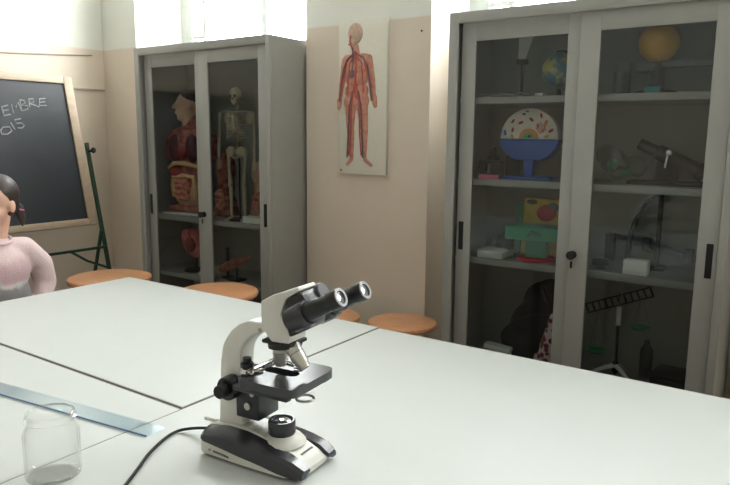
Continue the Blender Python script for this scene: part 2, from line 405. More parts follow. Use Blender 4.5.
# ------------------------------------------------------------------ cabinets
W = 1.2
U = dict(a1=.061, g1=.118, g2=.538, d=.5973, g3=.679, g4=1.096, a2=1.1584)
ZTOP, ZRAIL, ZG, ZGB = 2.013, 1.964, 1.887, .17
def cabinet(label, x, y, shelves):
    t = thing('glass_cabinet', label, 'cabinet', (x, y, 0))
    D = .43
    c = MB()
    c.box(0, .028, .012, D, .0, ZTOP-.001).box(W-.028, W, .012, D, .0, ZTOP-.001)          # sides
    c.box(.028, W-.028, .03, D, ZTOP-.03, ZTOP-.001).box(.028, W-.028, .03, D, .06, .09)
    c.build('carcass', 'cabinet', t)
    MB().box(.0285, W-.0285, D-.012, D-.001, .0905, ZTOP-.0305).build('back_panel', 'cabinet_in', t)
    f = MB()
    f.box(0, .046, -.004, .0115, 0, ZTOP, .003).box(W-.03, W, -.004, .0115, 0, ZTOP, .003)
    f.box(.0455, W-.0295, -.004, .0115, ZRAIL, ZTOP, .003).box(.0455, W-.0295, -.004, .0115, 0, .09, .003)
    f.build('front_frame', 'cabinet', t)
    def door(u0, u1, ga, gb, y0):
        d = MB()
        d.box(u0, ga, y0, y0+.018, .092, ZRAIL+.01, .002).box(gb, u1, y0, y0+.018, .092, ZRAIL+.01, .002)
        d.box(ga-.001, gb+.001, y0, y0+.018, ZG, ZRAIL+.01, .002).box(ga-.001, gb+.001, y0, y0+.018, .092, ZGB, .002)
        dd = d.build('sliding_door', 'cabinet', t)
        MB().box(ga-.004, gb+.004, y0+.007, y0+.010, ZG+.004-.004, ZGB, 0).build('glass_pane', 'glass', dd, smooth=False)
        return dd
    dl = door(.048, .603, U['g1'], U['g2'], .036)
    dr = door(U['d'], 1.168, U['g3'], U['g4'], .0125)
    for dd, u, y0 in ((dl, .072, .036), (dr, 1.141, .0125)):
        MB().box(u-.012, u+.012, y0-.0025, y0+.001, .925, 1.06, .001).build('handle', 'black_matte', dd)
    k = MB().cyl((.618, .0125, .962), (.618, -.004, .962), .017, n=20).cyl((.618, -.004, .962), (.618, -.020, .962), .006, n=12)
    k.lathe([(0, 0), (.016, 0), (.019, .004), (.016, .008), (0, .008)], (.618, -.018, .962), 20, (0, -1, 0))
    k.box(.613, .623, -.006, -.003, .905, .935, .001)
    k.build('lock', 'black_matte', dr)
    for z in shelves:
        MB().box(.030, W-.030, .062, D-.0125, z-.03, z, .002).build('shelf', 'cabinet', t)
    return t
XLc, YLc, XRc, YRc = -3.820, 2.835, -1.484, 2.810
cabinet('grey metal cabinet on the left, anatomical torso and skeleton behind its glass doors', XLc, YLc, (.921, .535))
cabinet('grey metal cabinet on the right, globe and school models behind its glass doors', XRc, YRc, (1.638, 1.264, .891, .370))

# ------------------------------------------------------------------ anatomical chart on the pier
def chart():
    w_, h_ = .325, .85
    t = thing('anatomical_picture', 'tall anatomical wall panel with a red human figure, hung on the pier', 'chart', (-2.016-w_, YP, 1.243))
    MB().box(0, w_, -.022, 0, 0, h_, .002).build('panel', 'chart', t)
    # figure on the panel; u across, v up, measured on the panel face
    def P(px, py, d=-.0225): return (w_-(388.3-px)*.345/51, d, (173.5-py)/157*h_)
    S = Matrix.Translation((0, -.0225, 0)) @ Matrix.Diagonal((1, .25, 1, 1)) @ Matrix.Translation((0, .0225, 0))
    b = MB()
    def c(a, b_, r0, r1=None): b.cap(P(*a), P(*b_), r0, r1)
    c((357.5, 44), (358, 52), .022, .03)
    c((349, 56), (367, 56), .032); c((352, 62), (365, 62), .05, .05); c((353, 74), (364, 74), .045); c((352, 88), (365, 88), .04); c((352, 99), (365, 98), .045)
    c((347, 57), (343.5, 80), .026, .02); c((343.5, 80), (341.5, 96), .02, .014); c((341.0, 97), (340.5, 104), .019, .015)
    c((370.5, 56), (374.5, 78), .026, .02); c((374.5, 78), (376, 94), .02, .014); c((376.5, 95), (377.5, 103), .020, .015)
    c((352.5, 104), (352.5, 130), .040, .025); c((353, 130), (354, 156), .027, .014); c((354, 158), (349.5, 163.5), .014, .012)
    c((364.5, 104), (367, 130), .040, .025); c((366.5, 130), (367.5, 156), .027, .014); c((367.5, 158), (374, 163.5), .014, .012)
    b.bm.transform(S)
    fig = b.blob('figure', 'chart_body', t, .0035, 2)
    s = MB().ell(P(357, 30), (.050, .012, .058)).ell(P(354.5, 38), (.030, .011, .030)); s.build('skull', 'skullp', fig)
    h = MB().ell(P(354.5, 70.5), (.030, .015, .036)); h.build('heart', 'vein', fig)
    v = MB(); a = MB()
    def ln(mb, pts, r): mb.tube([P(x, y, -.034) for x, y in pts], r, 6)
    for s_ in (-1, 1):
        X = lambda q: 358.5+s_*q
        ln(v, [(X(1), 50), (X(8), 55), (X(12), 64), (X(14.5), 80), (X(16.5), 98)], .004)
        ln(v, [(X(3), 88), (X(6), 104), (X(7), 130), (X(8), 156)], .0045)
        ln(a, [(X(2), 86), (X(4), 104), (X(4.6), 130), (X(6.5), 154)], .004)
        ln(a, [(X(2), 54), (X(6), 60), (X(7), 74), (X(8), 90)], .0035)
        ln(a, [(X(9), 60), (X(13), 76), (X(15.5), 94)], .003)
    ln(a, [(358, 48), (359, 62), (358, 80), (358.5, 90)], .006); ln(v, [(355.5, 44), (356, 60), (354.5, 70)], .004)
    ln(a, [(355, 46), (352.5, 38), (353.5, 32)], .004); ln(a, [(354, 40), (351, 41)], .0035)
    MB().ell(P(360, 94), (.022, .012, .03)).ell(P(358, 84, -.024), (.02, .012, .02)).build('abdomen', 'artery', fig)
    v.build('veins', 'vein', fig); a.build('arteries', 'artery', fig)
    MB().box(.010, .022, -.0228, -.022, .016, .024).build('corner_mark', 'black_matte', t, smooth=False)
chart()
# small dark spot on the pier, taken for a nail
tag(MB().lathe([(0, 0), (.006, 0), (.004, .004), (0, .005)], (-1.817, YP, 2.005), 10, (0, -1, 0)).build('nail_spot', 'black_matte'), 'small dark nail spot in the pier to the upper right of the anatomical panel', 'nail')

# ------------------------------------------------------------------ blackboard on its easel
def blackboard():
    # origin at the lower right corner of the frame; local x runs along the wall (+Y), local z up the leaning face, local y = towards the wall
    L = 1.021; up = Vector((-.2155, 0, .9765)); y = Vector((0, 1, 0)); nrm = up.cross(y)      # nrm points to ... the room or the wall
    t = thing('blackboard', 'framed slate blackboard with chalk writing on a green metal easel', 'blackboard', (-4.10, 2.69, 0))
    back = -nrm if nrm.x > 0 else nrm
    org = Vector((0, 0, .843))
    MT = Matrix.Identity(4)
    for i in range(3):
        MT[i][0] = y[i]; MT[i][1] = back[i]; MT[i][2] = up[i]; MT[i][3] = org[i]
    WB, fw = 1.50, .062
    sl = MB().box(-WB+fw, -fw, .012, .024, fw*.75, L-fw*.8, mtx=MT); slate = sl.build('slate', 'slate', t, smooth=False)
    f = MB()
    f.box(-WB, -WB+fw, 0, .032, 0, L, .003, mtx=MT).box(-fw, 0, 0, .032, 0, L, .003, mtx=MT)
    f.box(-WB+fw, -fw, 0, .032, L-fw*.8, L, .003, mtx=MT).box(-WB+fw, -fw, 0, .032, 0, fw*.75, .003, mtx=MT)
    f.build('frame', 'frame_wood', t)
    strokes = [
        [(-.465, .808), (-.506, .795), (-.503, .767), (-.501, .740), (-.457, .750)], [(-.503, .771), (-.467, .778)],
        [(-.439, .758), (-.442, .817), (-.418, .791), (-.398, .831), (-.385, .776)],
        [(-.384, .844), (-.381, .774), (-.338, .790), (-.341, .810), (-.378, .812), (-.350, .830), (-.352, .842), (-.384, .846)],
        [(-.327, .802), (-.323, .855), (-.292, .857), (-.293, .836), (-.323, .827), (-.261, .805)],
        [(-.207, .865), (-.251, .859), (-.259, .814), (-.208, .816)], [(-.255, .836), (-.212, .840)],
        [(-.522, .666), (-.480, .670), (-.470, .645), (-.500, .623), (-.537, .623), (-.538, .650), (-.522, .666)],
        [(-.468, .698), (-.448, .651)],
        [(-.398, .724), (-.440, .715), (-.432, .693), (-.396, .696), (-.383, .680), (-.402, .664), (-.429, .664)]]
    ch = MB()
    for st in strokes: ch.tube([MT @ Vector((u, .0118, v)) for u, v in st], .0042, 6)
    ch.build('chalk_writing', 'chalk', slate)
    # easel: front posts carry on down along the lean, rear legs splay back to the wall
    for yy in (.035, -WB-.035):
        p = MB(); fx = lambda z: -.2155/.9765*(z-.843)
        p.tube([(fx(1.395)-.018, yy, 1.395), (fx(.01)-.018, yy, .008)], .015, 4)
        p.build('post', 'green_metal', t)
        kb = MB().cyl((fx(1.335)-.018, yy, 1.335), (fx(1.335)-.004+.03, yy+.015, 1.345), .008, n=12).lathe([(0, -.010), (.016, -.010), (.021, 0), (.016, .010), (0, .012)], (fx(1.335)+.02, yy+.017, 1.345), 16, (1, .4, .1))
        kb.build('pivot_knob', 'black_matte', t)
        MB().tube([(-.012+fx(.78), yy-.012, .80), (-.27, yy-.01, .008)], .012, 4).build('rear_leg', 'green_metal', t)
    MB().tube([(.033, .03, .685), (.033, -WB-.03, .685)], .012, 4).build('crossbar', 'green_metal', t)
    for yy, s in ((.03, 1), (-WB-.03, -1)):
        MB().tube([(.034, yy-s*.26, .680), (.05, yy-s*.16, .61), (.075, yy-s*.02, .545)], .010, 4).build('brace', 'green_metal', t)
blackboard()

# ------------------------------------------------------------------ microscope
def microscope():
    t = thing('microscope', 'ivory and black binocular microscope standing on the white table', 'microscope', (-1.069, .991, ZT+.001), math.atan2(.096, .9954))
    # base: ivory body and centre ridge, black shoulders, dark foot plate
    def lerp(tab, s):
        for (a, va), (b, vb) in zip(tab, tab[1:]):
            if s <= b: return va+(vb-va)*max(0, (s-a)/(b-a))
        return tab[-1][1]
    ztop = [(-.012, .054), (0, .060), (.05, .067), (.10, .066), (.163, .055), (.2, .043), (.235, .029), (.252, .016)]
    zsh = [(-.012, .046), (0, .052), (.05, .057), (.1, .055), (.16, .049), (.2, .044), (.235, .037), (.258, .028)]
    zlo = [(-.012, .034), (.05, .029), (.1, .024), (.16, .018), (.2, .012), (.23, .009), (.26, .008)]
    wid = [(-.012, .064), (0, .070), (.1, .074), (.2, .074), (.24, .072), (.258, .066)]
    st = [-.012, 0, .025, .05, .075, .10, .13, .163, .18, .2, .218, .235, .246, .252]
    secs = []
    for s in st:
        h = .038; w_ = lerp(wid, s)-.0015; zl = lerp(zlo, s); zt = lerp(ztop, s)+.0015
        if s > .225: w_ = min(w_, .074-(s-.225)*1.3)
        secs.append([(s, -w_, .006), (s, -w_, zl+.001), (s, -h-.004, max(zl+.002, zt-.010)), (s, -h+.006, zt), (s, h-.006, zt), (s, h+.004, max(zl+.002, zt-.010)), (s, w_, zl+.001), (s, w_, .006)])
    base = MB().loft(secs).build('base', 'ivory', t, angle=28)
    for sg in (-1, 1):
        s2 = []
        for s in st[:-2]+[.250, .258]:
            w_ = lerp(wid, s); zl = lerp(zlo, s); zt = lerp(ztop, s); zs = lerp(zsh, s); e = max(.0, (s-.235))*.22
            zt = max(zt, zs)
            s2.append([(s, sg*.037, zt-e), (s, sg*(w_-.010), zs-e+.001), (s, sg*(w_-.002), zs-.005-e), (s, sg*w_, zs-.012-e), (s, sg*w_, zl), (s, sg*(w_-.012), zl-.001), (s, sg*.034, min(zl+.012, zt-.012))])
        MB().loft(s2).build('base_shoulder', 'black_gloss', base, angle=28)
    MB().prism([(-.004, -.060), (.20, -.066), (.244, -.056), (.248, 0), (.244, .056), (.20, .066), (-.004, .060)], .002, .0058, 'z').build('foot_plate', 'black_matte', base)
    for x, y in ((.012, -.05), (.012, .05), (.225, -.05), (.225, .05)):
        MB().cyl((x, y, 0), (x, y, .003), .010, n=14).build('rubber_foot', 'black_matte', base)
    MB().cyl((-.034, -.022, .060), (.0, -.022, .061), .0045, n=12).build('rear_peg', 'ivory', base)
    # faint maker's print, too small to read in the photograph: plain strokes only
    pr = MB()
    for k in range(9):
        if k == 1: continue
        x = .020+k*.0062; pr.box(x, x+.0042, -.0736, -.0722, .0175-.0006*k, .0212-.0006*k)
    pr.build('side_print', 'ink', base, smooth=False)
    pf = MB()
    for k in range(7):
        y = -.018+k*.0062; pf.box(.222, .2265, y, y+.0048, .0352-.0004, .0362-.0004, mtx=Matrix.Translation((.224, 0, .0352)) @ Matrix.Rotation(math.radians(24), 4, 'Y') @ Matrix.Translation((-.224, 0, -.0352)))
    pf.build('front_print', 'ink', base, smooth=False)
    # lamp house
    MB().lathe([(0, .045), (.052, .045), (.044, .054), (.034, .060), (.0295, .063), (0, .063)], (.162, 0, 0), 32).build('lamp_cone', 'ivory', base)
    il = MB().lathe([(0, .062), (.0285, .062), (.0295, .066), (.0295, .090), (.0275, .093), (.024, .093), (.023, .088), (0, .088)], (.162, 0, 0), 36).build('lamp_housing', 'black_gloss', t)
    MB().lathe([(0, .0885), (.0225, .0885), (.018, .0915), (.009, .0935), (0, .094)], (.162, 0, 0), 28).build('lamp_lens', 'lens', il)
    # arm
    outer = [(.006, .058), (.010, .13), (.014, .205), (.021, .240), (.032, .260), (.047, .278), (.068, .295), (.092, .305), (.136, .305)]
    inner = [(.074, .058), (.073, .13), (.072, .205), (.0735, .230), (.077, .242), (.083, .252), (.092, .263), (.108, .276), (.136, .286)]
    MB().prism(outer+inner[::-1], -.024, .024, 'y', .006, 3).build('arm', 'ivory', t, angle=40)
    MB().cyl((.126, -.020, .290), (.126, -.0255, .290), .0045, n=12).build('head_screw', 'brushed', t)
    # head: ivory faceted shell and black binocular body
    MB().prism([(.134, .300), (.134, .354), (.164, .371), (.226, .395), (.231, .388), (.197, .366), (.184, .334), (.198, .306), (.206, .294), (.204, .274), (.160, .272)], -.031, .031, 'y', .003, 2).build('head_shell', 'ivory', t, angle=25)
    hb = MB().prism([(.199, .365), (.230, .385), (.236, .382), (.262, .352), (.268, .334), (.256, .315), (.206, .288), (.200, .306), (.186, .334)], -.033, .033, 'y', .005, 3).build('binocular_body', 'blackp', t, angle=25)
    d = Vector((math.cos(math.radians(28)), 0, math.sin(math.radians(28))))
    for sg in (-1, 1):
        off = Vector((.016 if sg > 0 else 0, sg*.033, .003 if sg > 0 else 0))
        c0 = Vector((.212, 0, .326))+off
        MB().lathe([(0, 0), (.026, 0), (.0275, .006), (.0275, .044), (.0255, .049), (0, .049)], c0, 32, d).build('prism_housing', 'black_gloss', hb)
        e = MB().lathe([(0, .045), (.0205, .045), (.021, .052), (.0195, .056), (.0195, .076), (.0185, .080), (.0180, .082), (.0180, .104), (.0196, .108), (.0196, .1285), (.0188, .131), (.0135, .131), (.013, .128), (0, .128)], c0, 32, d)
        ey = e.build('eyepiece', 'blackp', hb)
        MB().lathe([(.0132, .1312), (.0188, .1312), (.0185, .1330), (.0134, .1330)], c0, 32, d, closed=True).build('rim', 'rimgrey', ey)
        MB().lathe([(0, .1285), (.0128, .1285), (.0128, .1300), (.006, .1318), (0, .1323)], c0, 24, d).build('eye_lens', 'lens', ey)
    MB().lathe([(0, 0), (.0195, 0), (.0195, .040), (.0175, .043), (0, .043)], Vector((.209, .034, .357)), 32, d).build('prism_cover', 'greyface', hb)
    # nosepiece and objectives
    nd = Vector((.22, 0, -1)).normalized()
    npc = MB().box(.134, .208, -.030, .030, .266, .2735, .002).lathe([(0, 0), (.033, 0), (.036, .003), (.036, .010), (.030, .013), (0, .013)], (.172, 0, .268), 32, (0.10, 0, -1)).build('nosepiece', 'blackp', t)
    def objective(p, dirv, ln):
        o = MB().lathe([(0, 0), (.0175, 0), (.0175, ln*.18), (.0162, ln*.2), (.0162, ln*.56), (.0150, ln*.60), (.0150, ln*.76), (.0125, ln*.84), (.0110, ln), (0, ln)], p, 24, dirv).build('objective', 'objective', t)
        MB().lathe([(.0163, ln*.30), (.0166, ln*.31), (.0166, ln*.34), (.0163, ln*.35)], p, 24, dirv, closed=True).build('colour_ring', 'rimgrey', o)
    objective((.160, 0, .256), (0, 0, -1), .044)
    objective((.194, -.006, .262), (.74, -.05, -.86), .054)
    objective((.148, .018, .262), (-.30, .75, -1), .030)
    # stage with its slot, slide holder and control
    def rr(x0, x1, y0, y1, r, n=8):
        P = []
        for cx, cy, a0 in ((x1-r, y1-r, 0), (x0+r, y1-r, PI/2), (x0+r, y0+r, PI), (x1-r, y0+r, 1.5*PI)):
            for k in range(n): P.append((cx+r*math.cos(a0+k*PI/2/(n-1)), cy+r*math.sin(a0+k*PI/2/(n-1))))
        return P
    o_ = rr(.103, .250, -.082, .076, .020); i_ = rr(.122, .206, -.017, .015, .0155)
    sec = [[(x, y, .200) for x, y in o_], [(x, y, .1995) for x, y in i_], [(x, y, .184) for x, y in i_], [(x, y, .182) for x, y in o_]]
    tb = bmesh.new(); rows = [[tb.verts.new(p) for p in s] for s in sec]; n = len(o_)
    for a in range(4):
        A, B = rows[a], rows[(a+1) % 4]
        for k in range(n): tb.faces.new((A[k], A[(k+1) % n], B[(k+1) % n], B[k]))
    bmesh.ops.recalc_face_normals(tb, faces=tb.faces[:])
    sm = MB(); sm._tmp(tb); stage = sm.build('stage', 'black_gloss', t)
    MB().box(.092, .232, -.078, -.058, .170, .1818, .004).build('stage_rail', 'blackp', stage); MB().box(.092, .240, .045, .072, .172, .1818, .004).build('stage_rail', 'blackp', stage)
    h = MB().box(.106, .120, -.066, -.040, .2005, .214, .002).box(.108, .118, -.062, .056, .2005, .2075, .001).box(.106, .128, -.056, -.046, .2005, .2055, .001)
    h.tube([(.106, .046, .204), (.135, .050, .204), (.165, .046, .204), (.190, .036, .204)], .0032, 8)
    h.tube([(.112, -.050, .204), (.125, -.034, .204), (.128, -.020, .204)], .0032, 8).tube([(.19, .036, .204), (.186, .026, .204), (.178, .023, .204)], .003, 8)
    h.build('slide_holder', 'chrome', stage)
    k = MB().cyl((.108, -.046, .2065), (.108, -.046, .232), .0045, n=12).lathe([(0, .214), (.014, .214), (.0145, .216), (.0145, .221), (.013, .223), (0, .223)], (.108, -.046, 0), 24)
    k.lathe([(0, .226), (.009, .226), (.0095, .228), (.0095, .234), (0, .235)], (.108, -.046, 0), 20)
    k.build('stage_control', 'blackp', stage)
    MB().box(.0665, .128, -.036, .036, .092, .1815, .004).box(.064, .080, -.020, .020, .085, .182).build('stage_bracket', 'blackp', t)
    MB().cyl((.100, -.0362, .122), (.100, -.040, .122), .008, n=18).cyl((.112, -.0362, .150), (.112, -.039, .150), .005, n=14).build('bracket_screw', 'brushed', t)
    MB().lathe([(0, .140), (.012, .140), (.018, .146), (.024, .150), (.024, .168), (.028, .170), (.028, .1818), (0, .1818)], (.162, 0, 0), 32).cyl((.162, -.022, .160), (.162, -.040, .160), .004, n=10).build('condenser', 'blackp', t)
    MB().ring((.214, .012, .146), .0185, .0028).cyl((.180, .006, .150), (.197, .010, .147), .004, n=10).build('filter_ring', 'brushed', t)
    for sg in (-1, 1):
        kn = MB().lathe([(0, 0), (.021, 0), (.026, .003), (.026, .026), (.024, .029), (0, .029)], (.054, sg*.0245, .156), 32, (0, sg, 0)).build('coarse_focus_knob', 'blackp', t)
        rg = MB().lathe([(0, .029), (.012, .029), (.0145, .031), (.0145, .050), (.013, .052), (0, .052)], (.054, sg*.0245, .156), 26, (0, sg, 0)).build('fine_focus_knob', 'black_matte', kn)
    # power lead, running over the table towards the photographer
    inv = t.matrix_basis.inverted()
    wp = [(-1.069-.012, .985, .795), (-1.115, .985, .786), (-1.165, .985, .772), (-1.193, .965, .766), (-1.190, .925, .765), (-1.158, .855, .765), (-1.122, .800, .765), (-1.091, .752, .765), (-1.04, .67, .765), (-.98, .56, .765), (-.94, .42, .765), (-.92, .25, .765), (-.86, .17, .765), (-.74, .16, .765), (-.66, .20, .765)]
    # smooth it
    pts = [Vector(p) for p in wp]; fine = []
    for i in range(len(pts)-1):
        p0, p1, p2, p3 = pts[max(i-1, 0)], pts[i], pts[i+1], pts[min(i+2, len(pts)-1)]
        for q in range(5):
            u = q/5; fine.append(.5*((2*p1)+(-p0+p2)*u+(2*p0-5*p1+4*p2-p3)*u*u+(-p0+3*p1-3*p2+p3)*u**3))
    fine.append(pts[-1])
    MB().tube([inv @ p for p in fine], .0036, 8).build('power_cord', 'black_matte', t)
microscope()

# ------------------------------------------------------------------ jar and ruler
R_ = .0535
prof = [(0, 0), (R_-.006, 0), (R_-.001, .004), (R_, .010), (R_, .096), (R_-.003, .106), (R_-.009, .115), (R_-.010, .119), (R_-.010, .124), (R_-.004, .1255), (R_-.004, .129), (R_-.009, .131), (R_-.009, .135), (R_-.006, .1365), (R_-.007, .140),
        (R_-.011, .1405), (R_-.0125, .137), (R_-.0125, .119), (R_-.006, .106), (R_-.0035, .096), (R_-.0035, .014), (R_-.008, .009), (0, .0075)]
prof = [(r_, z_*.97) for r_, z_ in prof]
t = thing('glass_jar', 'empty clear glass jar without a lid, in the lower left of the table', 'jar', (-1.244, .6855, ZT+.001))
MB().lathe(prof, (0, 0, 0), 64).build('body', 'clear', t)
MB().ring((0, 0, .1345), R_-.0095, .0022, n=64).build('rim', 'clear', t); MB().ring((0, 0, .006), R_-.005, .003, n=64).build('base_ring', 'clear', t)
ang = math.atan2(.079, .604)
t = thing('ruler', 'long clear blue plastic ruler lying flat on the table behind the jar', 'ruler', (-1.236, .936, ZT+.001), ang)
b = MB().prism([(-.76, -.030), (-.002, -.030), (.004, .024), (-.76, .024)], 0, .004, 'z').build('blade', 'bluepl', t, smooth=False)
MB().box(-.76, -.003, -.0312, -.0302, 0, .0042).build('edge', 'blueedge', b, smooth=False)
tk = MB()
for k in range(75):
    x = -.755+k*.01; tk.box(x, x+.0006, .013 if k % 5 else .009, .023, .00405, .0043)
tk.build('graduations', 'blueedge', b, smooth=False)

# ------------------------------------------------------------------ the girl
def girl():
    t = thing('person', 'girl in a pink and grey jumper with dark tied-back hair, seated at the table edge', 'person', (-3.03, 1.47, 0))
    hc = Vector((.01, .010, 1.142)); fd = Vector((.50, -.86, -.06)).normalized(); lat = Vector((-fd.y, fd.x, 0)).normalized()          # her left
    upv = lat.cross(fd); upv = upv if upv.z > 0 else -upv
    Q = lambda f, l, u: hc+fd*f+lat*l+upv*u
    b = MB(); ez = math.atan2(fd.y, fd.x)
    b.ell(Q(-.012, 0, .03), (.092, .074, .086), (0, 0, ez)).ell(Q(.022, 0, -.03), (.062, .058, .070), (0, 0, ez)).ell(Q(.045, 0, -.075), (.030, .028, .026), (0, 0, ez))
    b.ell(Q(.045, .030, -.035), (.030, .025, .028)).ell(Q(.045, -.030, -.035), (.030, .025, .028))
    b.cap(Q(.074, 0, .012), Q(.092, 0, -.018), .008, .0105)
    for s in (-1, 1): b.ell(Q(-.012, s*.072, -.012), (.020, .009, .029), (0, 0, ez)).ell(Q(-.010, s*.066, -.018), (.014, .012, .016))
    b.cap(Q(-.03, 0, -.06), (0, .01, .985), .040, .042).cap((0, -.10, .94), (0, .10, .94), .04)
    b.ell((0, 0, .84), (.085, .125, .13)).ell((0, 0, .70), (.078, .11, .12)).ell((-.02, 0, .56), (.11, .13, .11))
    for s in (-1, 1):
        b.cap((0, s*.135, .925), (-.005, s*.215, .755), .038, .030).cap((-.005, s*.215, .755), (.10, s*.12, .612), .030, .022)
        hp = Vector((.125, s*.105, .590)); hd = Vector((.80, -s*.45, -.30)).normalized(); hl = Vector((hd.y*-1, hd.x, 0)).normalized()
        b.ell(hp+hd*.02, (.036, .030, .013), (0, .3, math.atan2(hd.y, hd.x)))
        for k, (ln, o) in enumerate(((.042, -.024), (.050, -.008), (.046, .008), (.036, .023))):
            p0 = hp+hd*.04+hl*o; p1 = p0+hd*ln*.55; p2 = p1+hd*ln*.4+Vector((0, 0, -.012))
            b.cap(p0, p1, .0075, .007).cap(p1, p2, .007, .006)
        q0 = hp+hl*(-s*-.022); b.cap(q0, q0+hd*.03+hl*(s*.022), .009, .008).cap(q0+hd*.03+hl*(s*.022), q0+hd*.052+hl*(s*.024), .008, .007)
        b.cap((0, s*.08, .525), (.30, s*.095, .520), .075, .052).cap((.30, s*.095, .52), (.26, s*.09, .10), .048, .034)
        b.cap((.25, s*.09, .05), (.38, s*.10, .035), .034, .028)
    body = b.blob('body', 'skin', t, .0055, 3)
    for s in (-1, 1):
        ew = MB().ell(Q(.0665, s*.030, .004), .0105, n=14).build('eye', 'eyew', body)
        MB().ell(Q(.0735, s*.030, .004), (.0048, .0048, .0048), n=10).build('iris', 'eyed', ew)
        MB().tube([Q(.072, s*.042, .022), Q(.080, s*.030, .026), Q(.080, s*.016, .023)], .0028, 6).build('eyebrow', 'hair', body)
    MB().tube([Q(.066, -.018, -.048), Q(.0785, 0, -.046), Q(.066, .018, -.048)], [.002, .0045, .002], 8).build('mouth', 'lip', body)
    # hair: close cap drawn back into a low ponytail
    h = MB(); PT = lambda f_, l_, u_: Q(f_, l_+.034, u_)
    h.ell(Q(-.030, 0, .045), (.094, .082, .088), (0, 0, ez)).ell(Q(-.055, 0, .0), (.062, .070, .075), (0, 0, ez))
    h.cap(Q(-.08, .01, -.02), PT(-.105, .0, -.03), .026, .024).cap(PT(-.108, .004, -.035), PT(-.108, .016, -.085), .024, .018).cap(PT(-.108, .016, -.085), PT(-.095, .022, -.115), .018, .006)
    hr = h.blob('hair', 'hair', body, .006, 3)
    MB().ring(PT(-.107, .004, -.040), .022, .004, (0, .3, 1), 20, 8).build('hair_tie', 'magenta', hr)
    # jumper
    j = MB()
    j.cap((0, -.105, .930), (0, .105, .930), .056).ell((0, 0, .845), (.100, .150, .135)).ell((0, 0, .72), (.108, .140, .13)).ell((-.01, 0, .62), (.118, .142, .07)).cap((0, .005, .93), (0, .008, .955), .070, .056)
    for s in (-1, 1):
        j.cap((0, s*.128, .925), (-.005, s*.205, .845), .058, .056).cap((-.005, s*.205, .845), (0, s*.220, .752), .056, .052).cap((0, s*.220, .752), (.075, s*.150, .640), .050, .036).cap((.075, s*.150, .64), (.10, s*.126, .615), .036, .034)
    jp = j.blob('jumper', 'jumper', body, .007, 14)
    MB().ring((.012, .009, .984), .056, .007, (.28, -.05, 1), 32, 10).build('collar', 'jumper', jp)
    tr = MB()
    tr.ell((-.02, 0, .545), (.128, .148, .098))
    for s in (-1, 1): tr.cap((0, s*.08, .527), (.30, s*.095, .522), .084, .060).cap((.30, s*.095, .52), (.265, s*.092, .115), .057, .046)
    tr.blob('trousers', 'trousers', body, .008, 3)
    for s in (-1, 1): MB().cap((.24, s*.09, .046), (.39, s*.10, .036), .043, .034).box(.20, .42, s*.095-.040, s*.095+.040, 0, .022, .01).blob('shoe', 'shoe', body, .006, 3)
girl()
stool('round wooden stool the girl in the pink jumper sits on', -3.05, 1.47, .438, .165)

# ------------------------------------------------------------------ contents of the left cabinet
SL, SLB = .922, .536
def torso():
    t = thing('torso_model', 'life-size anatomical torso with a head and open chest, behind the left glass door', 'anatomical model', (-3.565, 3.075, SL), .15)
    # local: faces -y ; origin on the shelf
    b = MB()
    b.ell((0, .0, .175), (.150, .095, .155)).ell((0, 0, .30), (.145, .095, .18)).ell((0, .0, .46), (.185, .100, .15)).cap((-.14, .01, .52), (.14, .01, .52), .055)
    b.cap((-.165, .0, .50), (-.172, 0, .40), .046, .042).cap((.165, 0, .50), (.172, 0, .40), .046, .042)
    b.cap((0, .005, .54), (-.01, 0, .66), .058, .050)
    b.box(-.15, .15, -.09, .09, .018, .06, .012)
    body = b.blob('body', 'muscle', t, .008, 3)
    hd = MB()
    c = Vector((-.012, -.005, .725)); fx = Vector((-.84, -.54, 0))
    ez = math.atan2(fx.y, fx.x)
    hd.ell(c+fx*-.01+Vector((0, 0, .025)), (.088, .070, .078), (0, 0, ez)).ell(c+fx*.028+Vector((0, 0, -.035)), (.058, .052, .062), (0, 0, ez)).ell(c+fx*.055+Vector((0, 0, -.078)), (.024, .024, .02))
    hd.cap(c+fx*.084+Vector((0, 0, .02)), c+fx*.102+Vector((0, 0, -.012)), .008, .011).ell(c+fx*.082+Vector((0, 0, -.045)), (.012, .018, .009))
    hd.ell(c+fx*-.01+Vector((0, 0, 0))+Vector((fx.y, -fx.x, 0))*-.068, (.018, .01, .026)).cap(c+Vector((0, 0, -.06)), (-.01, 0, .60), .05, .052)
    hd.blob('head', 'flesh', body, .006, 3)
    MB().ell(c+fx*-.022+Vector((0, .004, .050)), (.088, .074, .062), (0, 0, ez)).build('hair', 'hair', body)
    # exposed front: ribs edge, lungs, heart, liver, gut
    MB().ell((-.075, -.078, .445), (.055, .032, .095)).ell((.07, -.078, .445), (.055, .032, .095)).build('lungs', 'organ_dark', body)
    MB().ell((.005, -.098, .42), (.042, .030, .052), (0, .4, 0)).build('heart', 'organ', body)
    MB().tube([(-.14, -.075, .31), (-.06, -.108, .345), (.03, -.112, .345), (.13, -.08, .32)], [.012, .016, .016, .012], 10).build('diaphragm', 'fat', body)
    MB().ell((-.055, -.082, .285), (.075, .034, .042), (0, .2, 0)).build('liver', 'organ', body)
    g = []
    for i in range(70):
        u = i/69; a = i*1.05
        g.append((math.sin(a)*.072*(1-.25*u), -.096-.012*math.cos(a*1.7), .245-.13*u+.016*math.cos(a)))
    MB().tube(g, .014, 8).build('intestine', 'gut', body)
    MB().tube([(-.095, -.075, .12), (-.098, -.085, .20), (-.085, -.09, .255), (0, -.102, .262), (.085, -.09, .255), (.098, -.085, .19), (.09, -.075, .11)], .017, 10).build('colon', 'fat', body)
    MB().ell((0, -.028, .155), (.132, .080, .115)).build('belly_wall', 'flesh', body)
    MB().box(-.18, .17, -.105, .11, -.001+.0005, .012, .002).build('plinth', 'white_pl', t)
    return t
torso()

